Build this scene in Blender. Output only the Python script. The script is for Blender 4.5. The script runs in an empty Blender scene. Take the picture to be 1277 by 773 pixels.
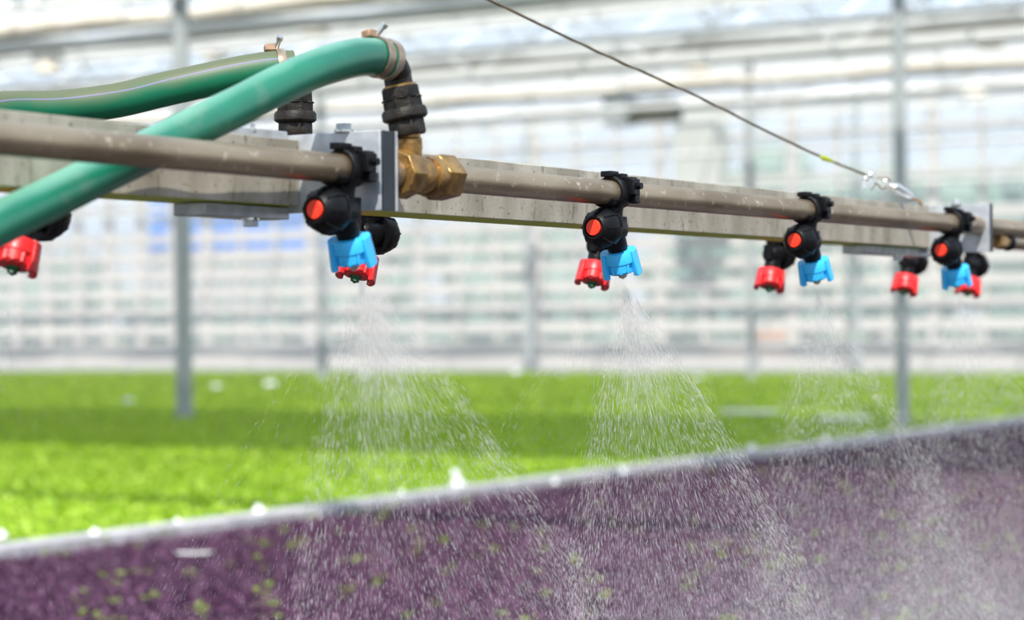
import bpy, math, random
import numpy as np
from mathutils import Vector, Matrix, Euler
random.seed(7)
rng = np.random.default_rng(11)
S = bpy.context.scene
COL = S.collection
R = math.radians

# ------------------------------------------------------------------ camera
F = 85 / 36 * 1277            # focal length in pixels of the 1277 frame
PX, PY = 638.5, 400.0         # principal point (a small vertical shift)
CAMZ = 0.70
ROLL = R(0.6)
cam_d = bpy.data.cameras.new('camera'); cam = bpy.data.objects.new('camera', cam_d); COL.objects.link(cam)
cam_d.lens = 85; cam_d.sensor_width = 36; cam_d.sensor_fit = 'HORIZONTAL'
cam_d.shift_y = 13.5 / 1277
cam_d.clip_start = 0.1; cam_d.clip_end = 500
right = Vector((math.cos(ROLL), 0, -math.sin(ROLL))); up = Vector((math.sin(ROLL), 0, math.cos(ROLL))); back = Vector((0, -1, 0))
m = Matrix((right, up, back)).transposed().to_4x4(); m.translation = (0, 0, CAMZ)
cam.matrix_world = m
cam_d.dof.use_dof = True; cam_d.dof.focus_distance = 2.47; cam_d.dof.aperture_fstop = 5.4
S.camera = cam

# ------------------------------------------------------------------ view, sky, sun
S.view_settings.view_transform = 'Standard'; S.view_settings.look = 'None'
S.view_settings.gamma = 1; S.view_settings.use_curve_mapping = False
S.view_settings.exposure = 0.28
S.cycles.use_denoising = True
S.cycles.transparent_max_bounces = 32
S.cycles.max_bounces = 8
w = bpy.data.worlds.new('sky'); S.world = w; w.use_nodes = True
nt = w.node_tree; bg = nt.nodes['Background']
tc = nt.nodes.new('ShaderNodeTexCoord'); sp = nt.nodes.new('ShaderNodeSeparateXYZ'); rp = nt.nodes.new('ShaderNodeValToRGB')
nt.links.new(tc.outputs['Generated'], sp.inputs[0]); nt.links.new(sp.outputs['Z'], rp.inputs[0]); nt.links.new(rp.outputs[0], bg.inputs[0])
rp.color_ramp.elements[0].position = 0.0; rp.color_ramp.elements[0].color = (0.81, 0.90, 1, 1)
rp.color_ramp.elements[1].position = 0.55; rp.color_ramp.elements[1].color = (0.60, 0.76, 1.0, 1)
bg.inputs[1].default_value = 1.0
SUN_AZ, SUN_EL = R(4), R(50)
sun_dir = Vector((math.sin(SUN_AZ) * math.cos(SUN_EL), math.cos(SUN_AZ) * math.cos(SUN_EL), -math.sin(SUN_EL)))
sl = bpy.data.lights.new('sun', 'SUN'); sl.energy = 5.0; sl.angle = R(0.55); sl.color = (1.0, 0.955, 0.88)
so = bpy.data.objects.new('sun', sl); COL.objects.link(so); so.location = (-6, -12, 20)
so.rotation_euler = sun_dir.to_track_quat('-Z', 'Y').to_euler()

# ------------------------------------------------------------------ pixel -> place
def unroll(px, py):
    u, v = px - PX, py - PY
    return u * math.cos(ROLL) - v * math.sin(ROLL), u * math.sin(ROLL) + v * math.cos(ROLL)
def P(px, py, Y):
    u, v = unroll(px, py)
    return Vector((u / F * Y, Y, CAMZ - v / F * Y))
def PG(px, py, z=0.0):                       # the point at height z seen at this pixel
    u, v = unroll(px, py)
    Y = (CAMZ - z) * F / v
    return Vector((u / F * Y, Y, z))
_vp = unroll(2535, 400)
D = Vector((_vp[0] / F, 1, -_vp[1] / F)).normalized()      # the boom's direction
Dh = Vector((D.x, D.y, 0)).normalized(); Nh = Vector((-Dh.y, Dh.x, 0)); ZUP = Vector((0, 0, 1))
YAW = math.atan2(Dh.y, Dh.x)
TILT = math.asin(D.z)
O = P(765, 240.8, 2.5)                       # spray pipe axis at the second nozzle
BM = Matrix.Rotation(YAW, 4, 'Z') @ Matrix.Rotation(-TILT, 4, 'Y')
BM.translation = O
def B(s, o, h=0.0): return BM @ Vector((s, o, h))
def s_of(px, o=0.0, h=0.0, py=None):         # distance along the boom at which the line at offset o,h crosses column px
    s = 0.0
    lo, hi = -1.6, 3.0
    for _ in range(50):
        mid = (lo + hi) / 2
        q = B(mid, o, h); u = q.x / q.y * F; v = (CAMZ - q.z) / q.y * F
        x = PX + u * math.cos(ROLL) + v * math.sin(ROLL)
        if x < px: lo = mid
        else: hi = mid
    return lo
def h_of(py, s, o):                          # height above the pipe axis that lands on row py
    lo, hi = -0.6, 0.6
    for _ in range(50):
        mid = (lo + hi) / 2
        q = B(s, o, mid); u = q.x / q.y * F; v = (CAMZ - q.z) / q.y * F
        y = PY - u * math.sin(ROLL) + v * math.cos(ROLL)
        if y > py: lo = mid
        else: hi = mid
    return lo
def G(a, b, z=0.0): return Dh * a + Nh * b + ZUP * z       # greenhouse grid: a along the boom, b across

# ------------------------------------------------------------------ materials
def mat(name, color, rough=0.6, metal=0.0, spec=0.5, var=None, scale=20, bump=0.0, bscale=60, stretch=None, detail=4):
    mt = bpy.data.materials.new(name); mt.use_nodes = True
    t = mt.node_tree; b = t.nodes['Principled BSDF']
    b.inputs['Base Color'].default_value = (*color, 1); b.inputs['Roughness'].default_value = rough
    b.inputs['Metallic'].default_value = metal; b.inputs['Specular IOR Level'].default_value = spec
    co = t.nodes.new('ShaderNodeTexCoord'); mp = t.nodes.new('ShaderNodeMapping'); t.links.new(co.outputs['Object'], mp.inputs[0])
    if stretch: mp.inputs['Scale'].default_value = stretch
    if var:
        nz = t.nodes.new('ShaderNodeTexNoise'); nz.inputs['Scale'].default_value = scale; nz.inputs['Detail'].default_value = detail
        t.links.new(mp.outputs[0], nz.inputs[0])
        cr = t.nodes.new('ShaderNodeValToRGB'); cr.color_ramp.elements[0].position = 0.36; cr.color_ramp.elements[1].position = 0.64
        cr.color_ramp.elements[0].color = (*var, 1); cr.color_ramp.elements[1].color = (*color, 1)
        t.links.new(nz.outputs['Fac'], cr.inputs[0]); t.links.new(cr.outputs[0], b.inputs['Base Color'])
    if bump:
        n2 = t.nodes.new('ShaderNodeTexNoise'); n2.inputs['Scale'].default_value = bscale
        t.links.new(mp.outputs[0], n2.inputs[0])
        bp = t.nodes.new('ShaderNodeBump'); bp.inputs['Strength'].default_value = bump; bp.inputs['Distance'].default_value = 0.002
        t.links.new(n2.outputs['Fac'], bp.inputs['Height']); t.links.new(bp.outputs[0], b.inputs['Normal'])
    return mt
def mix_over(mt, color, kind, lo, hi, scale=30, axis='Z', soft=0.2, stretch=None):
    """lay a second colour over the base colour: kind 'spots' (noise), 'up'/'down' (faces turned that way, broken by noise)"""
    t = mt.node_tree; b = t.nodes['Principled BSDF']; inp = b.inputs['Base Color']
    mx = t.nodes.new('ShaderNodeMix'); mx.data_type = 'RGBA'
    if inp.is_linked: t.links.new(inp.links[0].from_socket, mx.inputs[6])
    else: mx.inputs[6].default_value = inp.default_value
    mx.inputs[7].default_value = (*color, 1)
    co = t.nodes.new('ShaderNodeTexCoord'); mp = t.nodes.new('ShaderNodeMapping'); t.links.new(co.outputs['Object'], mp.inputs[0])
    if stretch: mp.inputs['Scale'].default_value = stretch
    nz = t.nodes.new('ShaderNodeTexNoise'); nz.inputs['Scale'].default_value = scale; nz.inputs['Detail'].default_value = 5
    t.links.new(mp.outputs[0], nz.inputs[0])
    mr = t.nodes.new('ShaderNodeMapRange'); mr.inputs['From Min'].default_value = lo; mr.inputs['From Max'].default_value = hi
    if kind == 'spots': t.links.new(nz.outputs['Fac'], mr.inputs['Value'])
    else:
        ge = t.nodes.new('ShaderNodeNewGeometry'); sx = t.nodes.new('ShaderNodeSeparateXYZ'); t.links.new(ge.outputs['Normal'], sx.inputs[0])
        ad = t.nodes.new('ShaderNodeMath'); ad.operation = 'MULTIPLY_ADD'
        ad.inputs[1].default_value = 1.0 if kind == 'up' else -1.0
        t.links.new(sx.outputs['Z'], ad.inputs[0]); t.links.new(nz.outputs['Fac'], ad.inputs[2]); t.links.new(ad.outputs[0], mr.inputs['Value'])
    t.links.new(mr.outputs[0], mx.inputs[0]); t.links.new(mx.outputs[2], inp)
    return mt

M = {}
M['pipe'] = mix_over(mat('dusty_steel_pipe', (0.38, 0.30, 0.20), 0.32, 0.6, var=(0.23, 0.17, 0.105), scale=9, bump=0.15, bscale=300, stretch=(1, 3, 3)),
                     (0.62, 0.52, 0.38), 'spots', 0.62, 0.70, 120)
M['beam'] = mix_over(mix_over(mix_over(mat('weathered_aluminium', (0.54, 0.49, 0.40), 0.5, 0.2, var=(0.33, 0.29, 0.22), scale=14, bump=0.25, bscale=400, stretch=(1.6, 3, .6)),
                     (0.20, 0.17, 0.12), 'spots', 0.60, 0.75, 55, stretch=(2, 1, .5)),
                     (0.12, 0.10, 0.07), 'spots', 0.625, 0.68, 200),
                     (0.50, 0.62, 0.03), 'down', 1.2, 1.45, 70)
M['galv'] = mat('galvanised_sheet', (0.54, 0.56, 0.58), 0.36, 0.3, var=(0.38, 0.41, 0.44), scale=60, bump=0.1)
M['shadeflange'] = mat('shade_painted_flange', (0.007, 0.010, 0.014), 0.4, 0.0, var=(0.014, 0.018, 0.025), scale=30)  # near-black colour puts the bracket flange's shade into the material
M['black'] = mix_over(mat('black_plastic', (0.004, 0.004, 0.005), 0.42, 0, 0.22, bump=0.25, bscale=500), (0.13, 0.115, 0.09), 'up', 1.5, 1.9, 240)
M['fitting'] = mix_over(mat('black_hose_fitting', (0.007, 0.006, 0.005), 0.5, 0, 0.25, var=(0.026, 0.021, 0.016), scale=60, bump=0.3, bscale=400), (0.22, 0.17, 0.10), 'spots', 0.66, 0.76, 140)
M['red'] = mat('red_plastic', (0.72, 0.022, 0.026), 0.38, 0, 0.5, bump=0.1, bscale=300)
M['redbutton'] = mat('red_button_plastic', (0.95, 0.045, 0.016), 0.35)
M['blue'] = mat('blue_plastic', (0.04, 0.50, 0.96), 0.38, 0, 0.5, bump=0.1, bscale=300)
M['brass'] = mix_over(mat('weathered_brass', (0.46, 0.27, 0.085), 0.36, 0.7, var=(0.20, 0.115, 0.045), scale=50, bump=0.3, bscale=250), (0.05, 0.03, 0.015), 'spots', 0.6, 0.75, 90)
M['nozzlemetal'] = mat('nozzle_tip_metal', (0.55, 0.5, 0.45), 0.3, 0.8)
M['greentip'] = mat('green_tip_plastic', (0.01, 0.11, 0.04), 0.4)
M['hose'] = mix_over(mat('green_hose', (0.0, 0.17, 0.092), 0.36, 0, 1.0, var=(0.0, 0.125, 0.07), scale=12), (0.13, 0.22, 0.15), 'spots', 0.60, 0.85, 25)
M['hose'] = mix_over(M['hose'], (0.20, 0.44, 0.33), 'up', 1.1, 1.8, 9)  # mint on upward faces paints the sun glare along the hose
M['oldhose'] = mix_over(mix_over(mat('dusty_green_hose', (0.0, 0.16, 0.075), 0.5, 0, 0.4, var=(0.005, 0.12, 0.055), scale=12), (0.105, 0.125, 0.065), 'up', 0.35, 1.1, 18), (0.20, 0.13, 0.08), 'spots', 0.66, 0.78, 40)
M['stripe'] = mat('violet_hose_stripe', (0.22, 0.20, 0.34), 0.5)
M['clampband'] = mat('hose_clamp_band', (0.46, 0.41, 0.33), 0.35, 0.6, var=(0.28, 0.18, 0.12), scale=50)
M['rust'] = mat('rusty_housing', (0.42, 0.27, 0.17), 0.6, 0.2, var=(0.22, 0.12, 0.07), scale=120)
M['zinc'] = mat('zinc_screw', (0.62, 0.62, 0.58), 0.25, 0.9)
M['wire'] = mat('wire_rope', (0.16, 0.115, 0.06), 0.5, 0.4, var=(0.09, 0.065, 0.035), scale=300)
M['shackle'] = mat('bright_zinc', (0.78, 0.78, 0.75), 0.2, 0.95)
M['leafbit'] = mat('leaf_scrap', (0.35, 0.42, 0.02), 0.6)
M['post'] = mat('galvanised_post', (0.44, 0.47, 0.46), 0.5, 0.0, var=(0.38, 0.41, 0.41), scale=6)
M['white'] = mat('white_paint', (0.82, 0.81, 0.77), 0.5, var=(0.72, 0.71, 0.67), scale=2)
M['cream'] = mat('cream_cloth', (0.82, 0.74, 0.62), 0.8, var=(0.70, 0.62, 0.50), scale=3)
M['alu'] = mat('roof_aluminium', (0.88, 0.87, 0.83), 0.5, 0.0, var=(0.80, 0.79, 0.75), scale=2)
M['greysteel'] = mat('grey_steel', (0.62, 0.62, 0.60), 0.5, 0.2)
M['slat'] = mat('pale_wall_slat', (0.64, 0.605, 0.565), 0.6, var=(0.58, 0.555, 0.525), scale=1)
M['column'] = mat('painted_cabinet', (0.62, 0.62, 0.57), 0.7, var=(0.55, 0.56, 0.51), scale=1)
M['darkunit'] = mat('dark_heater_grille', (0.10, 0.10, 0.08), 0.7)
M['concrete'] = mat('wet_concrete', (0.56, 0.55, 0.56), 0.5, var=(0.40, 0.39, 0.41), scale=9, bump=0.4)
M['soil'] = mat('dark_soil', (0.05, 0.035, 0.035), 0.8, var=(0.03, 0.022, 0.022), scale=15, bump=0.5)
M['plug'] = mat('white_plastic', (0.85, 0.86, 0.86), 0.4)
M['outground'] = mat('outside_meadow', (0.16, 0.22, 0.09), 0.9, var=(0.22, 0.24, 0.13), scale=0.4)
M['tree'] = mat('tree_foliage', (0.25, 0.36, 0.27), 0.8, var=(0.17, 0.26, 0.20), scale=1.3)
M['bark'] = mat('tree_bark', (0.12, 0.09, 0.07), 0.8)
M['bluewall'] = mat('blue_cladding', (0.0, 0.22, 0.90), 0.5)
M['palewall'] = mat('pale_render', (0.36, 0.38, 0.36), 0.7)
M['peach'] = mat('peach_render', (0.85, 0.42, 0.22), 0.7)


def glassmat(name, dust, tint=(1, 1, 1), dcol=(0.85, 0.87, 0.88)):
    mt = bpy.data.materials.new(name); mt.use_nodes = True; t = mt.node_tree; t.nodes.clear()
    out = t.nodes.new('ShaderNodeOutputMaterial'); tr = t.nodes.new('ShaderNodeBsdfTransparent'); tr.inputs[0].default_value = (*tint, 1)
    df = t.nodes.new('ShaderNodeBsdfDiffuse'); df.inputs[0].default_value = (*dcol, 1)
    tl = t.nodes.new('ShaderNodeBsdfTranslucent'); tl.inputs[0].default_value = (*dcol, 1)
    m1 = t.nodes.new('ShaderNodeMixShader'); m1.inputs[0].default_value = 0.5; t.links.new(df.outputs[0], m1.inputs[1]); t.links.new(tl.outputs[0], m1.inputs[2])
    m2 = t.nodes.new('ShaderNodeMixShader'); m2.inputs[0].default_value = dust; t.links.new(tr.outputs[0], m2.inputs[1]); t.links.new(m1.outputs[0], m2.inputs[2])
    gl = t.nodes.new('ShaderNodeBsdfGlossy'); gl.inputs['Roughness'].default_value = 0.03
    m3 = t.nodes.new('ShaderNodeMixShader'); m3.inputs[0].default_value = 0.05; t.links.new(m2.outputs[0], m3.inputs[1]); t.links.new(gl.outputs[0], m3.inputs[2])
    t.links.new(m3.outputs[0], out.inputs[0]); return mt
M['glass'] = glassmat('dusty_wall_glass', 0.24, dcol=(0.84,0.88,0.92))
M['roofglass'] = glassmat('dusty_roof_glass', 0.16, (0.97, 0.99, 1.0))

M['screen'] = glassmat('added_shade_cloth', 0.62, dcol=(0.7, 0.7, 0.66))
def leafmat(name, cols, trans=0.35):
    mt = bpy.data.materials.new(name); mt.use_nodes = True; t = mt.node_tree; b = t.nodes['Principled BSDF']
    ge = t.nodes.new('ShaderNodeNewGeometry'); cr = t.nodes.new('ShaderNodeValToRGB')
    e = cr.color_ramp.elements
    while len(e) < len(cols): e.new(0.5)
    for i, (p, c) in enumerate(cols): e[i].position = p; e[i].color = (*c, 1)
    t.links.new(ge.outputs['Random Per Island'], cr.inputs[0]); t.links.new(cr.outputs[0], b.inputs['Base Color'])
    b.inputs['Roughness'].default_value = 0.5
    tl = t.nodes.new('ShaderNodeBsdfTranslucent'); t.links.new(cr.outputs[0], tl.inputs[0])
    mx = t.nodes.new('ShaderNodeMixShader'); mx.inputs[0].default_value = trans
    o = t.nodes['Material Output']; t.links.new(b.outputs[0], mx.inputs[1]); t.links.new(tl.outputs[0], mx.inputs[2]); t.links.new(mx.outputs[0], o.inputs[0])
    return mt
M['greenleaf'] = leafmat('lettuce_leaf', [(0, (0.27, 0.49, 0.008)), (0.6, (0.43, 0.66, 0.03)), (1, (0.66, 0.82, 0.13))], 0.45)
M['purpleleaf'] = leafmat('purple_leaf', [(0, (0.055, 0.016, 0.048)), (0.5, (0.105, 0.032, 0.085)), (0.8, (0.165, 0.058, 0.130)), (1, (0.25, 0.13, 0.22))], 0.3)
M['speckleaf'] = leafmat('green_seedling_leaf', [(0, (0.20, 0.30, 0.03)), (1, (0.38, 0.50, 0.08))], 0.4)

def watermat(name, opacity, col=(1.0, 0.985, 0.955)):
    mt = bpy.data.materials.new(name); mt.use_nodes = True; t = mt.node_tree; t.nodes.clear()
    out = t.nodes.new('ShaderNodeOutputMaterial'); tr = t.nodes.new('ShaderNodeBsdfTransparent')
    df = t.nodes.new('ShaderNodeBsdfDiffuse'); df.inputs[0].default_value = (*col, 1)
    tl = t.nodes.new('ShaderNodeBsdfTranslucent'); tl.inputs[0].default_value = (*col, 1)
    gl = t.nodes.new('ShaderNodeBsdfGlossy'); gl.inputs['Roughness'].default_value = 0.25
    a = t.nodes.new('ShaderNodeMixShader'); a.inputs[0].default_value = 0.5; t.links.new(df.outputs[0], a.inputs[1]); t.links.new(tl.outputs[0], a.inputs[2])
    b = t.nodes.new('ShaderNodeMixShader'); b.inputs[0].default_value = 0.12; t.links.new(a.outputs[0], b.inputs[1]); t.links.new(gl.outputs[0], b.inputs[2])
    c = t.nodes.new('ShaderNodeMixShader'); c.inputs[0].default_value = opacity; t.links.new(tr.outputs[0], c.inputs[1]); t.links.new(b.outputs[0], c.inputs[2])
    t.links.new(c.outputs[0], out.inputs[0]); return mt
M['water'] = watermat('water_droplets', 0.62)
M['mist'] = watermat('fine_water_mist', 0.13); M['drift'] = watermat('drifting_water_mist', 0.5)

# ------------------------------------------------------------------ mesh builder
class MB:
    def __init__(s): s.v = []; s.f = []
    def add(s, vs, fs, X=None):
        k = len(s.v)
        s.v += [tuple(X @ Vector(p)) if X is not None else tuple(p) for p in vs]
        s.f += [tuple(i + k for i in f) for f in fs]; return s
    def box(s, c, size, X=None):
        x, y, z = (q / 2 for q in size); cx, cy, cz = c
        vs = [(cx + i * x, cy + j * y, cz + k * z) for i in (-1, 1) for j in (-1, 1) for k in (-1, 1)]
        return s.add(vs, [(0, 1, 3, 2), (4, 6, 7, 5), (0, 4, 5, 1), (2, 3, 7, 6), (0, 2, 6, 4), (1, 5, 7, 3)], X)
    def lathe(s, prof, seg=32, X=None, hole=False):        # profile (r, z) about Z
        vs = []; fs = []
        for r, z in prof:
            for i in range(seg):
                a = 2 * math.pi * i / seg; vs.append((r * math.cos(a), r * math.sin(a), z))
        n = len(prof)
        for j in range(n - 1):
            for i in range(seg):
                i2 = (i + 1) % seg; fs.append((j * seg + i, j * seg + i2, (j + 1) * seg + i2, (j + 1) * seg + i))
        if hole:
            for i in range(seg):
                i2 = (i + 1) % seg; fs.append(((n - 1) * seg + i, (n - 1) * seg + i2, i2, i))
        else:
            fs.append(tuple(range(seg))[::-1]); fs.append(tuple(range((n - 1) * seg, n * seg)))
        return s.add(vs, fs, X)
    def tube(s, pts, r, seg=16, closed=False, X=None):
        pts = [Vector(p) for p in pts]; n = len(pts)
        rs = r if isinstance(r, (list, tuple)) else [r] * n
        vs = []; fs = []; nrm = None
        for i, p in enumerate(pts):
            if closed: t = (pts[(i + 1) % n] - pts[i - 1]).normalized()
            else: t = (pts[min(i + 1, n - 1)] - pts[max(i - 1, 0)]).normalized()
            if nrm is None:
                nrm = t.cross(Vector((0, 0, 1)));
                if nrm.length < 1e-3: nrm = t.cross(Vector((1, 0, 0)))
            nrm = (nrm - t * nrm.dot(t)).normalized(); bn = t.cross(nrm)
            for k in range(seg):
                a = 2 * math.pi * k / seg; vs.append(p + (nrm * math.cos(a) + bn * math.sin(a)) * rs[i])
        for j in range(n if closed else n - 1):
            j2 = (j + 1) % n
            for k in range(seg):
                k2 = (k + 1) % seg; fs.append((j * seg + k, j * seg + k2, j2 * seg + k2, j2 * seg + k))
        if not closed: fs.append(tuple(range(seg))[::-1]); fs.append(tuple(range((n - 1) * seg, n * seg)))
        return s.add(vs, fs, X)
    def arc(s, r0, r1, a0, a1, z0, z1, flare=0.0, seg=8, X=None):   # curved slab about Z
        vs = []; fs = []
        for i in range(seg + 1):
            a = a0 + (a1 - a0) * i / seg; c, q = math.cos(a), math.sin(a)
            for r, z in ((r0, z0), (r1, z0), (r1 + flare, z1), (r0 + flare * .6, z1)): vs.append((r * c, r * q, z))
        for i in range(seg):
            for k in range(4): k2 = (k + 1) % 4; fs.append((i * 4 + k, i * 4 + k2, i * 4 + 4 + k2, i * 4 + 4 + k))
        fs.append((3, 2, 1, 0)); fs.append(tuple(seg * 4 + k for k in range(4)))
        return s.add(vs, fs, X)
    def sphere(s, c, r, sx=1, sy=1, sz=1, seg=16, rings=10, X=None):
        T = Matrix.Translation(c) @ Matrix.Diagonal((sx, sy, sz, 1))
        if X is not None: T = X @ T
        prof = [(max(1e-5, r * math.sin(math.pi * i / rings)), -r * math.cos(math.pi * i / rings)) for i in range(rings + 1)]
        return s.lathe(prof, seg, T)
    def prism(s, poly, z0, z1, X=None):
        n = len(poly); vs = [(x, y, z0) for x, y in poly] + [(x, y, z1) for x, y in poly]
        fs = [tuple(range(n))[::-1], tuple(range(n, 2 * n))] + [(i, (i + 1) % n, (i + 1) % n + n, i + n) for i in range(n)]
        return s.add(vs, fs, X)
    def build(s, name, mt, parent=None, bevel=0.0, sharp=38, kind=None):
        me = bpy.data.meshes.new(name); me.from_pydata(s.v, [], s.f); me.validate()
        import bmesh
        bm = bmesh.new(); bm.from_mesh(me); bmesh.ops.recalc_face_normals(bm, faces=bm.faces); bm.to_mesh(me); bm.free()
        me.polygons.foreach_set('use_smooth', [True] * len(me.polygons)); me.set_sharp_from_angle(angle=R(sharp))
        me.materials.append(mt)
        o = bpy.data.objects.new(name, me); COL.objects.link(o)
        if parent: o.parent = parent
        if bevel:
            b = o.modifiers.new('bevel', 'BEVEL'); b.width = bevel; b.segments = 2; b.limit_method = 'ANGLE'; b.angle_limit = R(40)
        if kind: o['kind'] = kind
        return o
def raw(name, verts, faces, mt):        # numpy mesh of equal-sized faces
    me = bpy.data.meshes.new(name); nv, nf, k = len(verts), len(faces), faces.shape[1]
    me.vertices.add(nv); me.vertices.foreach_set('co', verts.astype(np.float32).ravel())
    me.loops.add(nf * k); me.loops.foreach_set('vertex_index', faces.astype(np.int32).ravel())
    me.polygons.add(nf); me.polygons.foreach_set('loop_start', np.arange(0, nf * k, k, dtype=np.int32))
    me.polygons.foreach_set('loop_total', np.full(nf, k, dtype=np.int32))
    me.update(calc_edges=True); me.materials.append(mt)
    o = bpy.data.objects.new(name, me); COL.objects.link(o); return o
def tag(o, label, cat, group=None, kind=None):
    o['label'] = label; o['category'] = cat
    if group: o['group'] = group
    if kind: o['kind'] = kind
    return o
def thing(name, label, cat, matrix, group=None):
    o = bpy.data.objects.new(name, None); COL.objects.link(o); o.empty_display_size = 0.02
    o.matrix_world = matrix; tag(o, label, cat, group); return o
def copy_tree(o, parent=None):
    c = o.copy(); COL.objects.link(c)
    if parent is not None: c.parent = parent
    for ch in kids.get(o.name, [x for x in bpy.data.objects if x.parent == o]): copy_tree(ch, c)
    return c
kids = {}
def smooth_path(pts, n=10):             # Catmull-Rom
    pts = [Vector(p) for p in pts]; q = [pts[0] * 2 - pts[1]] + pts + [pts[-1] * 2 - pts[-2]]; out = []
    for i in range(1, len(q) - 2):
        for k in range(n):
            t = k / n; a, b, c, d = q[i - 1], q[i], q[i + 1], q[i + 2]
            out.append(0.5 * ((2 * b) + (c - a) * t + (2 * a - 5 * b + 4 * c - d) * t * t + (3 * b - a - 3 * c + d) * t ** 3))
    out.append(pts[-1]); return out
def Tr(x, y, z): return Matrix.Translation((x, y, z))
RX = Matrix.Rotation(R(90), 4, 'Y')      # turns a lathe's Z axis onto X

# ================================================================== SETTING
AW = 29.8                                 # the far glass wall's distance along the grid
fl = MB().add([G(-4, -16, -0.002), G(AW, -16, -0.002), G(AW, 44, -0.002), G(-4, 44, -0.002)], [(0, 1, 2, 3)]).build('floor', M['soil'], kind='structure')
og = MB().add([G(AW, -60, -0.05), G(160, -60, -0.05), G(160, 120, -0.05), G(AW, 120, -0.05)], [(0, 1, 2, 3)]).build('ground', M['outground'], kind='structure')

def along_n(mb, a, b0, b1, z, ta, tz):    # a bar across the greenhouse
    c = G(a, (b0 + b1) / 2, z); X = Matrix.Translation(c) @ Matrix.Rotation(YAW, 4, 'Z')
    mb.box((0, 0, 0), (ta, b1 - b0, tz), X)
def along_d(mb, a0, a1, b, z, tb, tz):
    c = G((a0 + a1) / 2, b, z); X = Matrix.Translation(c) @ Matrix.Rotation(YAW, 4, 'Z')
    mb.box((0, 0, 0), (a1 - a0, tb, tz), X)
B0, B1 = 2.0, 40.0
# far wall: kerb, slats, mullions, panes
mb = MB(); along_n(mb, AW, B0, B1, 0.06, 0.2, 0.30); mb.build('trim_1', M['slat'], kind='structure')
mb = MB()
for k in range(7): along_n(mb, AW, B0, B1, 0.31 + 0.292 * k, 0.06, 0.165)
for z in (2.60, 3.20, 3.75): along_n(mb, AW, B0, B1, z, 0.08, 0.09)
bpos = np.arange(B0, B1, 0.68)
for i, b in enumerate(bpos):
    along = MB(); c = G(AW + 0.02, b, 1.9); wdt = 0.15 if b > 24 or i % 3 == 0 else 0.06
    mb.box((0, 0, 0), (0.07, wdt, 3.8), Matrix.Translation(c) @ Matrix.Rotation(YAW, 4, 'Z'))
mb.build('wall_back', M['slat'], kind='structure')
mb = MB(); along_n(mb, AW + 0.06, B0, B1, 1.95, 0.008, 3.7); mb.build('window_1', M['glass'], kind='structure')
# roof: ridge-and-furrow glass bays running across, carried by lattice trusses
ZG = 3.75; SP = 3.2
mb = MB(); bars = MB()
a0s = [AW - SP * (k + 1) for k in range(8)]
for a0 in a0s:
    r0 = G(a0, B0, ZG); r1 = G(a0, B1, ZG); t0 = G(a0 + SP / 2, B0, ZG + .72); t1 = G(a0 + SP / 2, B1, ZG + .72); e0 = G(a0 + SP, B0, ZG); e1 = G(a0 + SP, B1, ZG)
    mb.add([r0, r1, t1, t0], [(0, 1, 2, 3)]); mb.add([t0, t1, e1, e0], [(0, 1, 2, 3)])
    along_n(bars, a0, B0, B1, ZG, 0.16, 0.10); along_n(bars, a0 + SP / 2, B0, B1, ZG + .72, 0.06, 0.06)
    for b in np.arange(B0, B1, 1.25):
        for p, q in ((G(a0, b, ZG), G(a0 + SP / 2, b, ZG + .72)), (G(a0 + SP / 2, b, ZG + .72), G(a0 + SP, b, ZG))):
            bars.tube([p, q], 0.018, 4)
mb.build('ceiling', M['roofglass'], kind='structure')
bars.build('trim_2', M['alu'], kind='structure')

def truss(a, label, zb=3.05, zt=3.5):
    t = thing('roof_truss', label, 'truss', Matrix.Translation(G(a, 12, zb)) @ Matrix.Rotation(YAW, 4, 'Z'), 'roof trusses')
    L = B1 - B0; mid = (B0 + B1) / 2 - 12
    MB().box((0, mid, 0), (0.06, L, 0.07)).build('bottom_chord', M['alu'], t)
    MB().box((0, mid, zt - zb), (0.06, L, 0.07)).build('top_chord', M['alu'], t)
    w = MB(); n = 40
    for i in range(n):
        y0 = B0 - 12 + L * i / n; y1 = y0 + L / n
        w.tube([(0, y0, 0 if i % 2 else zt - zb), (0, y1, zt - zb if i % 2 else 0)], 0.017, 5)
    w.build('web', M['greysteel'], t)
truss(13.2, 'pale lattice roof truss, nearest of the trusses, seen at the top edge')
truss(19.2, 'pale lattice roof truss crossing above the middle of the crop')
truss(25.2, 'pale lattice roof truss just inside the far glass wall')
for i, (a, z, r, mt, lab) in enumerate([
    (15.6, 3.28, 0.075, 'cream', 'rolled cream thermal screen nearest under the roof glass'),
    (17.4, 3.42, 0.09, 'white', 'rolled white thermal screen before the middle truss'),
    (20.6, 3.30, 0.07, 'cream', 'rolled cream thermal screen just behind the middle truss'),
    (22.4, 3.42, 0.09, 'white', 'rolled white thermal screen between middle and far truss'),
    (23.9, 3.30, 0.06, 'cream', 'rolled cream thermal screen before the far truss'),
    (27.4, 3.42, 0.08, 'white', 'rolled white thermal screen nearest the far wall')]):
    pts = [G(a, b, z + 0.02 * math.sin(b * 2.3 + i)) for b in np.arange(B0, B1, 0.8)]
    tag(MB().tube(pts, [r * (1 + .25 * math.sin(j * 1.7 + i)) for j in range(len(pts))], 10).build('screen_roll', M[mt]), lab, 'screen roll', 'rolled thermal screens')
for i, (a, z, lab) in enumerate([(16.6, 2.92, 'thin white heating pipe nearest under the roof'), (21.6, 2.86, 'thin white heating pipe behind the middle truss'),
                                 (26.4, 2.72, 'thin white heating pipe behind the far truss'), (28.6, 2.40, 'thin white heating pipe along the far wall')]):
    tag(MB().tube([G(a, B0, z), G(a, B1, z)], 0.03, 10).build('heating_pipe', M['white']), lab, 'pipe', 'overhead heating pipes')
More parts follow.
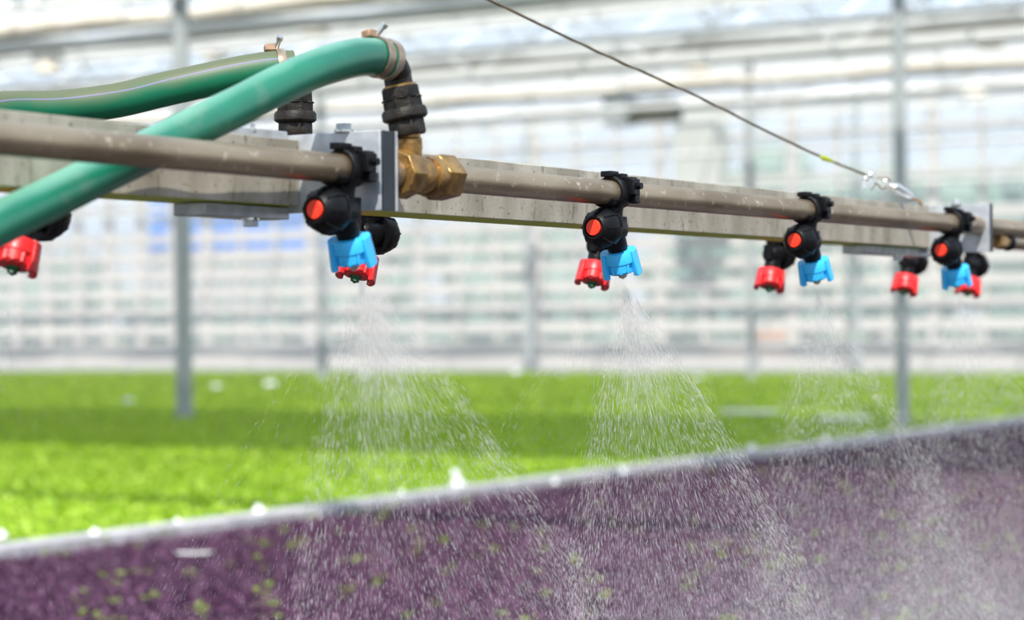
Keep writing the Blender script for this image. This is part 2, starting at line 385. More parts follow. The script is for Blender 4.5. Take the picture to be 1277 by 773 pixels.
# added shade strips above the view, placed to cast bands on the crop
for a0, a1, b0, b1 in ((7.3, 12.2, -1, 40), (14.2, 14.9, -1, 40), (17.6, 18.1, -1, 40)):
    c = G((a0 + a1) / 2, (b0 + b1) / 2, 3.62)
    o = MB().box((0, 0, 0), (a1 - a0, b1 - b0, 0.006), Matrix.Translation(c) @ Matrix.Rotation(YAW, 4, 'Z')).build('trim_%d' % (3 + int(a0)), M['screen'], kind='structure')

# grow lamps hung under the roof
def lamp(p, label):
    t = thing('grow_lamp', label, 'lamp', Matrix.Translation(p) @ Matrix.Rotation(YAW, 4, 'Z'), 'grow lamps under the roof')
    MB().box((0, 0, 0.06), (0.14, 0.34, 0.10)).build('ballast', M['white'], t, 0.01)
    MB().lathe([(0.06, 0.01), (0.15, -0.10), (0.155, -0.10), (0.065, 0.015)], 20, hole=True).build('reflector', M['cream'], t)
    MB().tube([(0, 0, .1), (0, 0, .42)], 0.006, 6).build('hanger', M['greysteel'], t)
for px, py, Y, lab in ((60, 78, 24, 'cream grow lamp at upper left above the dusty hose'), (268, 62, 26, 'cream grow lamp right of the left post'), (395, 28, 24, 'cream grow lamp above the bright green hose'),
                       (655, 12, 26, 'grow lamp hanging near the wire rope top'), (870, 78, 27, 'cream grow lamp above the painted cabinet'), (1235, 46, 24, 'cream grow lamp right of the right post'), (1215, 108, 28, 'beige grow lamp lowest by the right edge')):
    lamp(P(px, py, Y), lab)

# posts
def post(px, py, wpx, lab, top_px, arm=False):
    g = PG(px, py); r = wpx * g.y / F / 2
    t = thing('support_post', lab, 'post', Matrix.Translation(g), 'greenhouse support posts')
    MB().lathe([(r, 0), (r, 3.6)], 24).build('shaft', M['post'], t)
    MB().lathe([(r * 1.7, 0), (r * 1.7, 0.02), (r * 1.15, 0.025), (r * 1.15, 0.10)], 24).build('base', M['post'], t)
    MB().box((0, 0, 3.55), (r * 3, r * 3, 0.1)).build('cap_plate', M['greysteel'], t)
post(230, 527, 21, 'grey round post behind the green hoses, standing in the green crop', 0)
post(1126, 540, 17, 'grey round post behind the right beam end, beside the concrete kerb', 0)
post(403, 477, 11, 'thin far grey post behind the first blue nozzle', 0)
post(938, 474, 10, 'thin far grey post behind the third red nozzle', 0)
post(660, 463, 8, 'faint distant post left of the middle nozzle', 0)
post(1070, 464, 8, 'faint distant post left of the right hand post', 0)

# concrete kerb between the crops
k0, k1 = PG(-120, 700, 0.05), PG(1420, 503, 0.05)
kd = (k1 - k0); ka = math.atan2(kd.y, kd.x); kl = math.hypot(kd.x, kd.y)
KX = Matrix.Translation((k0.x, k0.y, 0)) @ Matrix.Rotation(ka, 4, 'Z')
MB().box((kl / 2, 0.05, 0.028), (kl, 0.10, 0.056)).build('trim_30', M['concrete'], kind='structure', bevel=0.006).matrix_world = KX

c = G(AW - 1.4, (B0 + B1) / 2, 0.012)
MB().box((0, 0, 0), (2.4, B1 - B0, 0.024), Matrix.Translation(c) @ Matrix.Rotation(YAW, 4, 'Z')).build('trim_31', M['concrete'], kind='structure')
# heater, cabinet
t = thing('painted_cabinet', 'pale grey cabinet mounted on the far glass wall, above the beam', 'cabinet', Matrix.Translation(P(876, 240, 32.9)) @ Matrix.Rotation(YAW - R(90), 4, 'Z'))
MB().box((0, 0, 0.42), (0.64, 0.4, 1.4)).build('body', M['column'], t, 0.01)
MB().box((0, -0.21, 0.42), (0.54, 0.03, 1.25)).build('door', M['column'], t, 0.01)
MB().box((0.17, -0.24, 0), (0.02, 0.03, 0.15)).build('handle', M['greysteel'], t)
t = thing('unit_heater', 'grey box heater with dark grille hanging left of the grey cabinet', 'heater', Matrix.Translation(P(790, 138, 26)) @ Matrix.Rotation(YAW - R(90), 4, 'Z'))
MB().box((-0.16, 0, 0), (0.28, 0.3, 0.30)).build('casing', M['post'], t, 0.01)
MB().box((0.28, 0, -0.02), (0.50, 0.25, 0.22)).build('grille', M['darkunit'], t, 0.01)
MB().tube([(-0.16, 0, .1), (-0.16, 0, 0.8)], 0.01, 6).build('hanger', M['greysteel'], t)

# outside
def tree(p, h, w, label):
    t = thing('tree', label, 'tree', Matrix.Translation(p), 'trees outside the far wall')
    MB().tube([(0, 0, 0), (0.1, 0, h * .35), (0, 0, h * .6)], [0.14, .11, .06], 8).build('trunk', M['bark'], t)
    c = MB()
    for i in range(26):
        a = random.uniform(0, 6.28); z = random.uniform(.25, .95); rr = w * math.sqrt(max(0, 1 - ((z - .55) / .5) ** 2)) * random.uniform(.2, .8)
        c.sphere((rr * math.cos(a), rr * math.sin(a), z * h), w * random.uniform(.25, .42), sz=.8, seg=9, rings=6)
    c.build('crown', M['tree'], t)
specs = [(-60, 290, 60, 2.2), (60, 318, 55, 1.6), (330, 330, 62, 2.0), (480, 300, 58, 1.6), (640, 285, 60, 2.0), (720, 345, 52, 1.2), (870, 290, 66, 1.8),
         (960, 200, 56, 2.3), (1090, 215, 68, 2.3), (1180, 210, 54, 1.8), (1262, 235, 74, 2.2), (1350, 190, 60, 2.3)]
tl = ['leftmost tree outside the glass wall', 'low tree outside behind the left nozzle cap', 'low tree outside right of the left post', 'tree outside behind the first nozzle spray',
      'tree outside left of the middle nozzle', 'small bush-like tree outside under the middle nozzle', 'tree outside below the grey cabinet', 'tall tree outside behind the third nozzle',
      'tall tree outside left of the right hand post', 'tall tree outside right of the right hand post', 'tree outside behind the right beam end', 'rightmost tall tree outside']
for (px, py, Y, w_), lb in zip(specs, tl):
    q = P(px, py, Y); tree(Vector((q.x, Y, -0.05)), q.z + 0.05, w_, lb)
for i in range(17):
    nth = 'leftmost,second,third,fourth,fifth,sixth,seventh,eighth,ninth,tenth,eleventh,twelfth,thirteenth,fourteenth,fifteenth,sixteenth,rightmost'.split(',')[i]
    q = P(-60 + i * 82, 352 + 22 * math.sin(i * 2.1), 43 + 2.2 * (i % 2)); hh = q.z + .05
    t = thing('bush', nth + (' low bush from the left' if 0 < i < 16 else ' low bush') + ' outside the far wall, seen between the pale slats', 'bush', Matrix.Translation((q.x, q.y, -.05)), 'bushes outside the far wall')
    c = MB()
    for j in range(12):
        a = random.uniform(0, 6.28); c.sphere((.42 * math.cos(a) * random.random(), .42 * math.sin(a) * random.random(), hh * random.uniform(.3, .8)), random.uniform(.2, .34), seg=8, rings=5)
    c.build('foliage', M['tree'], t); MB().tube([(0, 0, 0), (0, 0, hh * .5)], .04, 6).build('stem', M['bark'], t)
t = thing('blue_building', 'bright blue clad building outside behind the left post', 'building', Matrix.Translation(P(330, 400, 46) * 1.0))
zc = P(330, 400, 46).z
MB().box((0, 2, 0.2), (4.3, 4, 3.0)).build('wall', M['palewall'], t)
MB().box((0.0, -0.03, 2.22), (4.34, 0.1, 0.5)).build('blue_band', M['bluewall'], t)
MB().box((0, -0.03, 1.60), (4.34, 0.1, 0.46)).build('blue_band', M['bluewall'], t)
MB().box((0, 2, 1.95), (4.3, 4, 1.05)).build('upper_wall', M['palewall'], t)
t = thing('peach_house', 'small peach gabled house outside, right of the middle spray', 'house', Matrix.Translation(P(945, 455, 48)))
MB().box((0, 1, 0.25), (1.3, 2, 0.6)).build('wall', M['peach'], t)
MB().prism([(-0.8, 0.5), (0.8, 0.5), (0.35, 0.95)], -2, 0, Matrix.Rotation(R(90), 4, 'X')).build('roof', M['peach'], t)

# ================================================================== CROPS
def leaves(name, pts, size, mt, tilt=0.9):
    n = len(pts); az = rng.uniform(0, 2 * np.pi, n); ti = rng.uniform(0.05, tilt, n); s = size * rng.uniform(.6, 1.3, n)
    ux = np.stack([np.cos(az) * np.cos(ti), np.sin(az) * np.cos(ti), np.sin(ti)], 1); vx = np.stack([-np.sin(az), np.cos(az), np.zeros(n)], 1)
    s = s[:, None]; p = pts
    V = np.stack([p - ux * s * .1, p + ux * s * .45 + vx * s * .38, p + ux * s, p + ux * s * .45 - vx * s * .38], 1).reshape(-1, 3)
    Fc = np.arange(4 * n).reshape(n, 4); return raw(name, V, Fc, mt)
kn = Vector((-math.sin(ka), math.cos(ka), 0))
def kside(x, y): return (x - k0.x) * kn.x + (y - k0.y) * kn.y       # >0 beyond the kerb
def scatter(n, y0, y1, far, zlo, zhi, pw=1.0, edge=0.1):
    Y = y0 * (y1 / y0) ** (rng.uniform(0, 1, n) ** pw); X = rng.uniform(-1, 1, n) * (0.245 * Y + 0.25)
    sd = kside(X, Y); a = X * Dh.x + Y * Dh.y
    k = (sd > edge) if far else (sd < -0.015)
    k &= a < AW - 2.6
    X, Y = X[k], Y[k]; return np.stack([X, Y, rng.uniform(zlo, zhi, len(X))], 1)
g1 = scatter(330000, 7.4, 36, True, 0.0, 0.045)
tag(leaves('green_seedlings', g1, 0.026, M['greenleaf'], 1.1), 'bright green carpet of seedlings beyond the concrete kerb', 'seedlings', kind='stuff')
g2 = scatter(520000, 4.6, 19, False, 0.0, 0.028)
tag(leaves('purple_seedlings', g2, 0.0135, M['purpleleaf'], 1.0), 'dark purple carpet of seedlings on the camera side of the kerb', 'seedlings', kind='stuff')
cl = []
for _ in range(330):
    c = scatter(3, 4.8, 15, False, 0.025, 0.045)
    if len(c): cl.append(c[0] + rng.normal(0, 1, (7, 3)) * [0.010, 0.010, 0.005])
tag(leaves('weed_seedlings', np.concatenate(cl), 0.017, M['speckleaf'], 0.6), 'small yellow-green seedlings scattered through the purple carpet', 'seedlings', kind='stuff')

# white pegs on the kerb
pegs = [(2, 671, 1.1, 'white plastic peg on the kerb at the left edge'), (118, 668, 1.0, 'white peg leaning down the kerb, second from the left'),
        (222, 653, 0.7, 'low white peg on the kerb above the fallen white tag'), (323, 640, 1.1, 'pointed white peg on the kerb left of the first spray'),
        (500, 617, 0.6, 'small white peg on the kerb right of the first spray'), (571, 606, 1.3, 'tall white peg with round top on the kerb'),
        (692, 603, 0.6, 'small pale peg on the kerb before the middle spray'), (777, 590, 0.6, 'small white peg on the kerb inside the middle spray'),
        (937, 562, 0.9, 'round white peg on the kerb right of the middle spray'), (1030, 552, 0.9, 'round white peg on the kerb under the third spray'),
        (1085, 544, 0.6, 'small white peg on the kerb left of the right post'), (1183, 533, 0.7, 'small white peg on the kerb right of the right post')]
for px, py, sc, lb in pegs:
    g = PG(px, py, 0.05); X = Matrix.Translation(g) @ Matrix.Rotation(R(random.uniform(-15, 15)), 4, 'Y') @ Matrix.Scale(sc * g.y / 11, 4)
    t = thing('kerb_peg', lb, 'peg', X, 'white pegs along the kerb')
    MB().lathe([(0.030, 0), (0.028, 0.010), (0.018, 0.022), (0.010, 0.034), (0.006, 0.036)], 12).build('foot', M['plug'], t)
    if sc > 1.2: MB().sphere((0, 0, 0.046), 0.017, sz=.9).build('head', M['plug'], t)
g = PG(241, 690, 0.03); sc = 0.02
tag(MB().prism([(-.055, .01), (-.03, .018), (0, .004), (.03, .016), (.06, .012), (.045, -.012), (.005, -.022), (-.035, -.010)], 0, .004, Matrix.Translation(g)).build('plant_tag', M['plug']),
    'torn white plastic tag lying in the purple seedlings', 'tag')
for px, py, wd, lb in ((935, 513, .62, 'white tray edge lying in the green crop behind the third spray'), (1052, 521, .50, 'white tray edge lying in the green crop left of the right post')):
    g = PG(px, py, 0.07)
    tag(MB().box((0, 0, 0), (wd * .62, .16, .02)).build('tray', M['plug'], bevel=.004), lb, 'tray'); bpy.data.objects[-1] if False else None
    o = [x for x in bpy.data.objects if x.get('label') == lb][0]; o.matrix_world = Matrix.Translation(g) @ Matrix.Rotation(YAW - R(90), 4, 'Z')
for i, (px, py, s_) in enumerate([(270, 482, .05), (337, 479, .07), (644, 464, .06), (700, 466, .05), (455, 468, .06), (872, 470, .05), (160, 500, .05)]):
    g = PG(px, py, 0.06)
    tag(MB().sphere((0, 0, 0), s_, sz=.5, seg=12, rings=8).build('white_cup', M['plug']), ['white cup in the green crop right of the left post', 'larger white cup in the far green crop before the thin post', 'white cup at the far crop edge left of the middle spray',
        'white cup at the far crop edge beside the middle spray', 'white cup at the far crop edge in the first spray', 'white cup at the far crop edge right of the middle spray', 'white cup in the green crop left of the left post'][i], 'cup', 'white cups in the green crop').location = g

# ================================================================== BOOM
OB = 0.070; BW = 0.060                      # beam face offset from the pipe axis, beam depth
s680 = s_of(680, OB)
BT, BB = h_of(207, s680, OB), h_of(277, s680, OB)
BH = BT - BB; BC = (BT + BB) / 2
def beam(s0, s1, lab):
    L = s1 - s0; t = 0.0035; b = MB()
    b.box((L / 2, t / 2, 0), (L, t, BH)); b.box((L / 2, BW - t / 2, 0), (L, t, BH))
    b.box((L / 2, BW / 2, BH / 2 - t / 2), (L, BW - 2 * t, t)); b.box((L / 2, BW / 2, -BH / 2 + t / 2), (L, BW - 2 * t, t))
    o = b.build('boom_beam', M['beam'], bevel=0.0008); o.matrix_world = Matrix.Translation(B(s0, OB, BC)) @ BM.to_3x3().to_4x4(); return tag(o, lab, 'beam', 'square boom beams')
sFl = s_of(475, -0.018); sL = sFl - .002; sRf = s_of(1234, -.018); sR0 = sRf - .002
beam(s_of(-140, OB), sL, 'weathered aluminium beam behind the hoses, left of the bracket')
beam(sFl + 0.002, sR0, 'long weathered aluminium beam with mossy underside carrying the middle nozzles')
# bracket left
R3 = BM.to_3x3().to_4x4()
def at(s, o, h): return Matrix.Translation(B(s, o, h)) @ R3
topb = h_of(162, sFl, -.018); botb = h_of(262, sFl, -.018); Hb = topb - botb
t = thing('joint_bracket', 'galvanised joint bracket with shade-painted side left of the brass tee', 'bracket', at(sFl, 0, (topb + botb) / 2), 'boom joint brackets')
MB().box((0, 0.056, 0), (0.003, 0.148, Hb)).build('face_plate', M['galv'], t, 0.0006)
MB().box((0.011, -0.0175, 0), (0.019, 0.003, Hb)).build('side_flange', M['shadeflange'], t, 0.0005)
MB().box((0.011, 0.128, 0), (0.019, 0.003, Hb)).build('side_flange', M['shadeflange'], t, 0.0005)
MB().box((0.0215, -0.0180, 0), (0.0014, 0.005, Hb)).build('plate_edge', M['galv'], t)
def bolt(s, o, h, lab, up=True, sc=1.0):
    t = thing('hex_bolt', lab, 'bolt', at(s, o, h), 'hex bolts on the boom brackets')
    k = 1 if up else -1
    MB().lathe([(0.0085 * sc, 0), (0.0085 * sc, 0.002 * k)], 20).build('washer', M['zinc'], t)
    MB().lathe([(0.0068 * sc, 0.002 * k), (0.0068 * sc, 0.0075 * k)], 6).build('head', M['galv'], t, 0.0004)
for px, lab in ((309, 'hex bolt on top of the beam behind the bright hose'), (433, 'hex bolt on top of the bracket above the first nozzle')):
    s = s_of(px, OB + .02) if px < 392 else sFl - .008; bolt(s if px < 392 else sFl - .0, OB + .02 if px < 392 else .022, (BT + .006 if px < 392 else topb), lab)
def under_bar(s0, s1, hh, lab):
    o = MB().box(((s1 - s0) / 2, 0, 0), (s1 - s0, 0.035, 0.011)).build('splice_bar', M['galv'], bevel=0.001)
    o.matrix_world = at(s0, OB + 0.03, hh); return tag(o, lab, 'bar', 'flat splice bars under the boom')
under_bar(s_of(285, OB + .01), sFl - .002, BT + .003, 'galvanised flat bar on top of the beam left of the bracket')
under_bar(s_of(256, OB + .012), sFl, BB - 0.0065, 'galvanised flat bar under the beam left of the first nozzle')
bolt(s_of(310, OB + .02), OB + .018, BB - 0.012, 'hex bolt under the left splice bar', False)
# right end bracket
topr = h_of(254, sRf, -.018); botr = h_of(314, sRf, -.018); Hr = topr - botr
t = thing('joint_bracket', 'galvanised joint bracket with shade-painted side at the far right beam end', 'bracket', at(sRf, 0, (topr + botr) / 2), 'boom joint brackets')
MB().box((0, 0.056, 0), (0.003, 0.148, Hr)).build('face_plate', M['galv'], t, 0.0006)
MB().box((0.006, -0.0175, 0), (0.009, 0.003, Hr)).build('side_flange', M['shadeflange'], t, 0.0005)
MB().box((0.006, 0.128, 0), (0.009, 0.003, Hr)).build('side_flange', M['shadeflange'], t, 0.0005)
bolt(sRf, .03, topr, 'hex bolt on top of the far right bracket')
under_bar(s_of(1080, OB + .012), s_of(1163, OB + .012), BB - 0.0065, 'galvanised flat bar under the beam at the far right')
bolt(s_of(1117, OB + .02), OB + .018, BB - 0.012, 'hex bolt under the far right splice bar', False)

# spray pipes
def pipe(s0, s1, o, lab, r=0.0128):
    q = MB().tube([(i * (s1 - s0) / 20, 0, 0) for i in range(21)], r, 40).build('spray_pipe', M['pipe']); q.matrix_world = at(s0, o, 0); return tag(q, lab, 'pipe', 'spray pipes of the boom')
s_t0 = s_of(492, 0); s_t1 = s_of(560, 0)
pipe(s_of(-160, 0), s_t0, 0, 'dusty brown steel spray pipe in front of the hoses, left of the brass tee')
pipe(s_t1 - 0.01, s_of(1330, 0), 0, 'long dusty brown steel spray pipe right of the brass tee')
OP = 0.195
pipe(s_of(-260, OP), s_of(1340, OP), OP, 'second spray pipe hidden behind the square beam')

# brass tee on the front pipe
sc_ = s_of(527, 0)
t = thing('brass_tee', 'weathered brass tee joining the spray pipe under the black fitting', 'pipe fitting', at(sc_, 0, 0))
XM = RX.to_4x4()
l0 = s_t0 - sc_; l1 = s_t1 - sc_
MB().lathe([(0.0185, l0 * .95), (0.0195, l0 * .80), (0.0195, l0 * .52), (0.0165, l0 * .40), (0.0155, 0.0), (0.016, l1 * .2)], 32, XM).sphere((l0 * .12, 0, 0), 0.0175, sx=1.1).build('body', M['brass'], t)
MB().lathe([(0.0205, l1 * .38), (0.0222, l1 * .46), (0.0222, l1 * .95), (0.0205, l1 * 1.02)], 6, XM @ Matrix.Rotation(R(20), 4, 'Z')).build('hex_nut', M['brass'], t, 0.0008)
MB().lathe([(0.0175, l1 * .12), (0.0190, l1 * .2), (0.0190, l1 * .38)], 24, XM).build('collar', M['brass'], t)
MB().lathe([(0.0215, l0 * .98), (0.0225, l0 * .92), (0.0225, l0 * .58), (0.0215, l0 * .52)], 8, XM).build('hex_nut', M['brass'], t, 0.0008)
MB().lathe([(0.0105, 0), (0.0105, 0.020), (0.0112, 0.024), (0.0112, 0.0325), (0.010, 0.034), (0.010, 0.044)], 28, Tr(l0 * .40, 0, 0) @ Matrix.Rotation(R(-4), 4, 'Y')).build('outlet', M['brass'], t)

# black hose fittings
def fitting(mw, lab, elbow):
    t = thing('hose_fitting', lab, 'hose fitting', mw, 'black hose fittings')
    MB().lathe([(0.0155, -0.004), (0.0168, -0.002), (0.0168, 0.0095), (0.0155, 0.011)], 6, Matrix.Rotation(R(10), 4, 'Z')).build('hex_nut', M['fitting'], t, 0.0006)
    MB().lathe([(0.0185, 0.0105), (0.0208, 0.0125), (0.0208, 0.0185), (0.0192, 0.021)], 36).build('flange', M['fitting'], t)
    O8 = Matrix.Rotation(R(14), 4, 'Z')
    MB().lathe([(0.0188, 0.0205), (0.0188, 0.0290)], 8, O8).lathe([(0.0188, 0.0290), (0.0188, 0.0305)], 36).lathe([(0.0183, 0.0305), (0.0178, 0.0405)], 8, O8).build('union_nut', M['fitting'], t, 0.0008)
    MB().lathe([(0.0155, 0.0405), (0.0155, 0.0418), (0.013, 0.043)], 36).build('collar', M['brass'], t)
    MB().tube(smooth_path(elbow, 6), 0.0128, 28).build('elbow', M['fitting'], t)
    return t
p_f = P(508.5, 164, s_of(511, 0) * 0 + B(s_of(510, 0), 0).y)
fm = Matrix.Translation(p_f) @ Matrix.Rotation(R(-10), 4, 'Y') @ Matrix.Rotation(YAW, 4, 'Z')
RH = 0.0168
h1 = [(-150, 358, 1.74), (-70, 316, 1.79), (0, 278, 1.83), (60, 249, 1.865), (130, 214, 1.905), (200, 180, 1.955), (250, 155, 1.985), (300, 131, 2.02), (350, 105, 2.055), (400, 84, 2.095), (440, 72.5, 2.13), (466, 71, 2.158), (484, 75.5, 2.172)]
hp1 = [P(*q) for q in h1]
inv = fm.inverted()
endp = inv @ P(480, 73, 2.168)
fitting(fm, 'black threaded hose fitting and elbow on top of the brass tee', [(0, 0, 0.040), (0, 0, 0.050), tuple(inv @ P(495, 90, p_f.y)), tuple(inv @ P(490, 81, 2.172)), tuple(inv @ P(479, 74, 2.164)), tuple(inv @ P(462, 71, 2.15))])
sp2 = s_of(368, OP); q2 = B(sp2, OP, 0); p_f2 = P(368.5, 166, q2.y)
fm2 = Matrix.Translation(p_f2) @ Matrix.Rotation(YAW, 4, 'Z'); inv2 = fm2.inverted()
h2 = [(-160, 168, 2.10), (-60, 146, 2.22), (0, 136, 2.28), (70, 134.5, 2.31), (141, 126, 2.33), (200, 112.5, 2.35), (250, 101.5, 2.36), (300, 91, 2.365), (340, 85, 2.37), (366, 84, 2.375)]
hp2 = [P(*q) for q in h2]
fitting(fm2, 'black threaded hose fitting standing behind the bright green hose', [(0, 0, 0.040), (0, 0, 0.046), tuple(inv2 @ P(369, 100, 2.38)), tuple(inv2 @ P(362, 87, 2.378)), tuple(inv2 @ P(345, 85, 2.37))])
# riser below the rear fitting
MBo = MB().lathe([(0.010, -0.002), (0.010, p_f2.z - q2.z - 0.006)], 20).build('riser', M['brass']); MBo.matrix_world = Matrix.Translation(q2); tag(MBo, 'brass riser under the rear hose fitting', 'pipe fitting')

def hose(name, pts, mt, lab, stripe=None):
    p = smooth_path(pts, 8); o = MB().tube(p, RH, 40).build(name, mt); tag(o, lab, 'hose', 'green water hoses')
    if stripe is not None:
        q = []
        for i, x in enumerate(p):
            tt = (p[min(i + 1, len(p) - 1)] - p[max(i - 1, 0)]).normalized(); side = tt.cross(ZUP).normalized(); upn = side.cross(tt)
            q.append(x + (upn * math.cos(stripe) + side * math.sin(stripe)) * (RH - 0.0009))
        MB().tube(q, 0.0012, 8).build('stripe', M['stripe'], o)
    return o
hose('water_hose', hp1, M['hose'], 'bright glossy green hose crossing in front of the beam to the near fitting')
hose('water_hose', hp2, M['oldhose'], 'dusty green hose with violet stripe running behind the beam', R(64))
def clampring(pt, tan, lab, angs):
    tan = tan.normalized(); side = tan.cross(ZUP).normalized(); upn = side.cross(tan)
    X = Matrix((side, upn, tan)).transposed().to_4x4(); X = Matrix((( side.x, upn.x, tan.x, pt.x), (side.y, upn.y, tan.y, pt.y), (side.z, upn.z, tan.z, pt.z), (0, 0, 0, 1)))
    t = thing('hose_clamp', lab, 'hose clamp', X, 'hose clamps')
    r = RH + 0.0004
    for z0 in angs: MB().lathe([(r, z0 - .004), (r + .0012, z0 - .004), (r + .0016, z0), (r + .0012, z0 + .004), (r, z0 + .004)], 40, hole=True).build('band', M['clampband'], t)
    MB().box((-.001, r + .0035, -.008), (.010, .007, .012), Matrix.Rotation(R(12), 4, 'Z')).build('screw_housing', M['rust'], t, .001)
    dv = Vector((0.55, 0.75, 0.25)).normalized() if side.y < 0 else Vector((-0.35, 0.75, 0.6)).normalized()
    sx = Tr(0, r + .005, -.002) @ dv.to_track_quat('Z', 'Y').to_matrix().to_4x4()
    MB().lathe([(.0024, -.004), (.0024, .006)], 10, sx).lathe([(.0034, .006), (.0034, .010)], 6, sx).build('screw', M['zinc'], t)
clampring(P(473, 71.8, 2.163), P(487, 77, 2.175) - P(458, 70.5, 2.150), 'double band hose clamp at the end of the bright hose', (-.002, .011))
clampring(P(350, 84.5, 2.371), P(366, 84, 2.375) - P(340, 85, 2.37), 'rusty hose clamp near the end of the dusty hose', (0.0, ))

# ------------------------------------------------------------------ nozzles
def make_nozzle(capmat, tipmat, name, lab, cat, caprot, wt, group):
    t = thing(name, lab, cat, Matrix.Identity(4), group)
    k = MB(); X = RX
    # clamp around the pipe
    k.lathe([(0.0131, -0.008), (0.0172, -0.009), (0.0180, -0.004), (0.0180, 0.005), (0.0168, 0.009), (0.0131, 0.009)], 20, X, hole=True)
    k.arc(0.0131, 0.0158, R(-62), R(62), -0.022, 0.014, 0, 12, X @ Matrix.Rotation(R(0), 4, 'Z'))
    k.box((-0.004, 0.002, 0.0195), (0.017, 0.013, 0.006)); k.box((0.004, -0.006, 0.0165), (0.012, 0.012, 0.007))
    k.box((0.009, -0.0185, 0.006), (0.014, 0.009, 0.017)); k.box((0.012, -0.0185, -0.006), (0.009, 0.008, 0.010))
    k.box((0.010, -0.013, 0.0135), (0.016, 0.012, 0.006))
    k.build('clamp', M['black'], t, 0.0012)
    MB().lathe([(0.0034, -0.004), (0.0034, 0.004)], 12, Tr(0.011, -0.0235, 0.007) @ Matrix.Rotation(R(90), 4, 'X')).build('clamp_screw', M['black'], t)
    # body
    b = MB()
    b.lathe([(0.011, -0.012), (0.0095, -0.020), (0.0095, -0.034)], 24)
    b.lathe([(0.013, -0.024), (0.0135, 0.002), (0.012, 0.009), (0.008, 0.0125)], 28, Tr(0.001, 0, -0.037) @ X)
    ST = Tr(0.000, 0, -0.037) @ Matrix.Rotation(R(180 - 21), 4, 'Y')
    b.lathe([(0.0105, 0.0), (0.0108, 0.020), (0.0100, 0.023), (0.0100, 0.0285)], 28, ST)
    b.box((0.013, 0, -0.034), (0.010, 0.012, 0.020))
    b.build('body', M['black'], t, 0.0006)
    # check valve cap, facing back along the boom
    VX = Tr(-0.016, 0, -0.037) @ Matrix.Rotation(R(-90), 4, 'Y')
    v = MB(); v.lathe([(0.0195, -0.001), (0.0205, 0.002), (0.0205, 0.010), (0.0185, 0.017), (0.0138, 0.0245), (0.0118, 0.0262), (0.0098, 0.0262), (0.0088, 0.0235)], 36, VX)
    for i in range(4):
        a = 2 * math.pi * i / 4 + .35
        for da in (-.36, .36):
            v.tube([(0.0207 * math.cos(a + da), 0.0207 * math.sin(a + da), 0.003), (0.0200 * math.cos(a + da), 0.0200 * math.sin(a + da), 0.0135), (0.0148 * math.cos(a + da * 1.1), 0.0148 * math.sin(a + da * 1.1), 0.0228)], 0.0013, 6, X=VX)
        v.tube([(0.0207 * math.cos(a + q), 0.0207 * math.sin(a + q), 0.003) for q in (-.36, -.18, 0, .18, .36)], 0.0013, 6, X=VX)
    v.build('valve_cap', M['black'], t)
    MB().lathe([(0.0084, 0.021), (0.0084, 0.0262), (0.0076, 0.0272), (0.001, 0.0276)], 28, VX).build('valve_button', M['redbutton'], t)
    # nozzle cap
    CX = Tr(0.000, 0, -0.037) @ Matrix.Rotation(R(180 - 21), 4, 'Y') @ Tr(0, 0, 0.0235) @ Matrix.Rotation(caprot, 4, 'Z')
    c = MB()
    c.lathe([(0.0125, 0.0), (0.0160, 0.0), (0.0168, 0.001), (0.0172, 0.0125), (0.0160, 0.0135)], 40, CX)
    c.lathe([(0.0150, 0.012), (0.0146, 0.0225), (0.0136, 0.0236), (0.0075, 0.0240)], 36, CX)
    for a in (0, math.pi):
        c.arc(0.0140, 0.0190, a - R(38), a + R(38), 0.0003, 0.0272, 0.0020, 10, CX)
    for i in range(12):
        a = 2 * math.pi * i / 12
        if abs(math.sin(a)) > 0.6: c.box((0.0148 * math.cos(a), 0.0148 * math.sin(a), 0.0178), (0.0036, 0.0036, 0.0095), CX)
    for a in (math.pi / 2, -math.pi / 2): c.arc(0.0120, 0.0166, a - R(22), a + R(22), 0.012, 0.0215, 0, 6, CX)
    c.build('cap', capmat, t, 0.0008)
    MB().lathe([(0.0062, 0.022), (0.0062, 0.0262), (0.0045, 0.0268), (0.0045, 0.0292)], 12, CX).box((0, 0, 0.0282), (0.0030, 0.0095, 0.0036), CX).build('tip', tipmat, t)
    kids[t.name] = [o for o in bpy.data.objects if o.parent == t]
    for ch in kids[t.name]: kids[ch.name] = []
    return t
fn = 'blue capped spray nozzles'; bn = 'red capped spray nozzles'
CR = R(180) + (R(180) - YAW)
blue0 = make_nozzle(M['blue'], M['nozzlemetal'], 'spray_nozzle', 'x', 'spray nozzle', R(64), 0, fn)
red0 = make_nozzle(M['red'], M['greentip'], 'spray_nozzle', 'x', 'spray nozzle', R(52), 0, bn)
front = [(430, 'nearest blue capped spray nozzle, left of the brass tee'), (765, 'blue capped spray nozzle in sharp focus at the middle of the boom'),
         (1008, 'blue capped spray nozzle third along, right of the middle one'), (1188, 'farthest blue capped nozzle, by the right end bracket')]
NOZ = []
for i, (px, lb) in enumerate(front):
    o = blue0 if i == 0 else copy_tree(blue0); o['label'] = lb
    s = s_of(px, 0); o.matrix_world = at(s, 0, 0) @ Matrix.Rotation(R((2.5, 0, -1.5, 1)[i]), 4, 'X'); NOZ.append((s, 0, 1))
rear = [(20, 'red capped nozzle at the left edge below the bright hose'), (450, 'red capped nozzle half hidden behind the nearest blue cap'), (741, 'red capped nozzle left of the sharp blue one, dripping'),
        (959, 'red capped nozzle left of the third blue one'), (1130, 'red capped nozzle before the right hand post'), (1207, 'red capped nozzle peeking out behind the farthest blue cap')]
